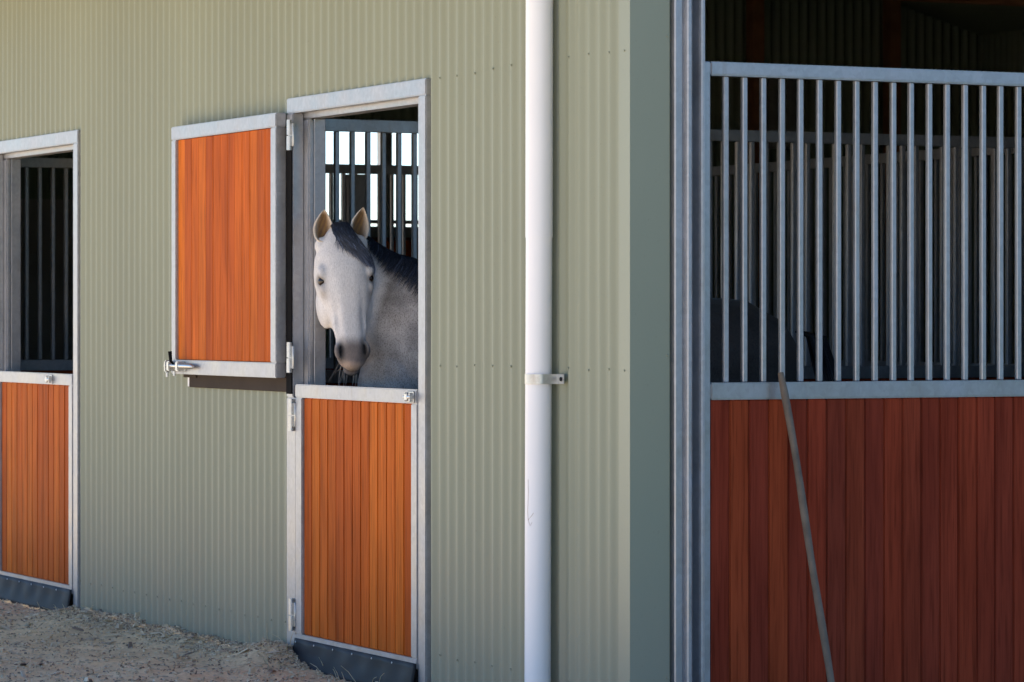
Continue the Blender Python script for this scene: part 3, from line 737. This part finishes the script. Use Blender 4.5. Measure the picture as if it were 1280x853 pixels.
mo = (mouth*.85)[:, None]; c = c*(1-mo)+np.array([.02, .016, .015])[None, :]*mo
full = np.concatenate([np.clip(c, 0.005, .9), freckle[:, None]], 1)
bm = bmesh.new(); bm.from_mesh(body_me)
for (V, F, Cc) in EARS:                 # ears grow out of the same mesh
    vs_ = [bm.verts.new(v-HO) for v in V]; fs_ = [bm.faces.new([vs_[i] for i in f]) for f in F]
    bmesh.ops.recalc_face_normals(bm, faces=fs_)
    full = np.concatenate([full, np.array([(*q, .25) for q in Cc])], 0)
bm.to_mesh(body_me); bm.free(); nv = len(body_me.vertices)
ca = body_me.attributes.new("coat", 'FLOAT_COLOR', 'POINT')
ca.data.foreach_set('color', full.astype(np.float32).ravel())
m, nt, b = mat("horse_coat")
at = N(nt, "ShaderNodeAttribute"); at.attribute_name = "coat"
n1 = N(nt, "ShaderNodeTexNoise"); n1.inputs['Scale'].default_value = 240; n1.inputs['Detail'].default_value = 4; nt.links.new(mapping(nt, (1, 1, .7)).outputs[0], n1.inputs['Vector'])
r1 = ramp(nt, [(0.30, (0.48, .46, .46)), (0.48, (1, 1, 1)), (.7, (1.18,)*3)]); nt.links.new(n1.outputs[0], r1.inputs[0])
n2 = N(nt, "ShaderNodeTexNoise"); n2.inputs['Scale'].default_value = 260; n2.inputs['Detail'].default_value = 3; nt.links.new(mapping(nt, (1, 1, .22)).outputs[0], n2.inputs['Vector'])
r2 = ramp(nt, [(0.3, (0.89,)*3), (0.7, (1.06,)*3)]); nt.links.new(n2.outputs[0], r2.inputs[0])
o_ = mixc(nt, at.outputs['Alpha'], at.outputs['Color'], r1.outputs[0], 'MULTIPLY'); o_ = mixc(nt, 1, o_, r2.outputs[0], 'MULTIPLY')
nt.links.new(o_, b.inputs['Base Color']); b.inputs['Roughness'].default_value = .72; b.inputs['Specular IOR Level'].default_value = .25
b.inputs['Sheen Weight'].default_value = .12
bump(nt, b, n2.outputs[0], .5, .0025)
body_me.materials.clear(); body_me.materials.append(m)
body_me.polygons.foreach_set('use_smooth', [True]*len(body_me.polygons))
# eyes
m, nt, b = mat("horse_eye"); b.inputs['Base Color'].default_value = (.018, .010, .007, 1); b.inputs['Roughness'].default_value = .06
for sg in (-1, 1):
    V, F = ell(hl(EYE_T, sg*.096, .031)-HO, (.0185, .022, .019), AX, 12); obj("eye", V, F, m, HORSE, True)
# hair
m, nt, b = mat("dark_hair"); oi = N(nt, "ShaderNodeAttribute"); oi.attribute_name = "tone"
nt.links.new(oi.outputs['Color'], b.inputs['Base Color']); b.inputs['Roughness'].default_value = .45; b.inputs['Specular IOR Level'].default_value = .5
M_HAIR = m
def hair(name, strands, r0, tone=(.017, .021, .033), tip=1.0):
    mb = MB(); cols = []
    for p in strands:
        k0 = len(mb.v); n_ = len(p); mb.tube([q-HO for q in p], [r0*(1-.85*(i/(n_-1))**1.5) for i in range(n_)], 4, False)
        q = random.uniform(.4, 2.0)*(3.5 if random.random() < .10 else 1); cols += [(*(min(.6, t_*q*(1+tip*(i//4/(n_-1))**3)) for t_ in tone), 1) for i in range(len(mb.v)-k0)]
    o = obj(name, mb.v, mb.f, M_HAIR, HORSE, True)
    a_ = o.data.attributes.new("tone", 'FLOAT_COLOR', 'POINT'); a_.data.foreach_set('color', np.array(cols, dtype=np.float32).ravel()); return o
st_ = []
for k in range(620):
    a = random.gauss(0, 1); t0 = random.uniform(-.072, .03); lat0 = random.uniform(-.026, .022); te = random.triangular(.14, .36, .24); e_lat = .072+.011*random.gauss(0, 1)+.35*lat0-.10*(.27-te)/.16
    p = []
    for i in range(9):
        s = i/8; t = t0+(te-t0)*s; lat = lat0+(e_lat-lat0)*(s**1.6)+(.004 if k % 9 else .012)*math.sin(5*s+a)*s
        w_ = hv(t, HWd); cphi = max(-.93, min(.93, lat/(w_*.86))); phi = math.acos(cphi)
        q = head_pt(t, phi, .006+.012*math.sin(math.pi*min(1, s*.9+.12))+random.uniform(0, .006)); p.append(q)
    p[0] = p[0]-Fv*.015
    st_.append(p)
hair("forelock", st_, .0017, tip=6.0)
st_ = []
for k in range(3000):
    t0 = random.uniform(.0, .62); side = 1
    _, la, up, ra, rb = neck_frame(t0)
    near = la if la.dot(dc) > 0 else -la
    sgn = 1 if la.dot(dc) > 0 else -1
    reach = random.triangular(.5, 1.2, .88)
    drift = random.gauss(.06, .018); p = []
    for i in range(9):
        s = i/8; ang = math.pi/2-(reach*s**1.1)-.0; ang = ang+random.gauss(0, .004)+(.0 if k % 7 else .12*math.sin(4*s+k))
        phi = ang if sgn > 0 else math.pi-ang
        p.append(neck_pt(min(.95, t0+drift*s), phi, .004+.016*math.sin(math.pi*min(1, s*.85+.15))+random.uniform(0, .007)))
    st_.append(p)
hair("mane", st_, .0018, (.013, .017, .028))
# tail
st_ = []
tb = B1-hx*.16+Vector((0, 0, .16))
for k in range(160):
    a, r_ = random.uniform(0, 6.28), random.uniform(0, .04); off = Vector((math.cos(a)*r_, math.sin(a)*r_, 0))
    st_.append([tb+off*.4, tb-hx*.07+off+Vector((0, 0, -.02)), tb-hx*.12+off*1.3+Vector((0, 0, -.2)), tb-hx*.12+off*1.8+Vector((0, 0, -.5)), tb-hx*.10+off*1.2+Vector((0, 0, -.8-random.uniform(0, .1)))])
hair("tail", st_, .004, (.012, .011, .012))
# whiskers on muzzle and chin
mb = MB()
for k in range(15):
    t = random.uniform(.92, 1.0); lat = random.uniform(-.045, .04); q = head_pt(min(t, .97), -random.uniform(.4, 1.6) if lat > 0 else -math.pi+random.uniform(.4, 1.6))
    dr = (Vector((0, 0, -1))+sv*(lat*5+random.gauss(0, .15)-.15)+Fv*random.uniform(-.1, .3)).normalized(); l = random.uniform(.04, .10)
    mb.tube([q-HO, q+dr*l*.5-HO, q+dr*l+sv*random.gauss(0, .005)-HO], [.0007, .0006, .0003], 3)
mb.go("whiskers", plain("whisker", (.55, .5, .46), .6), HORSE)
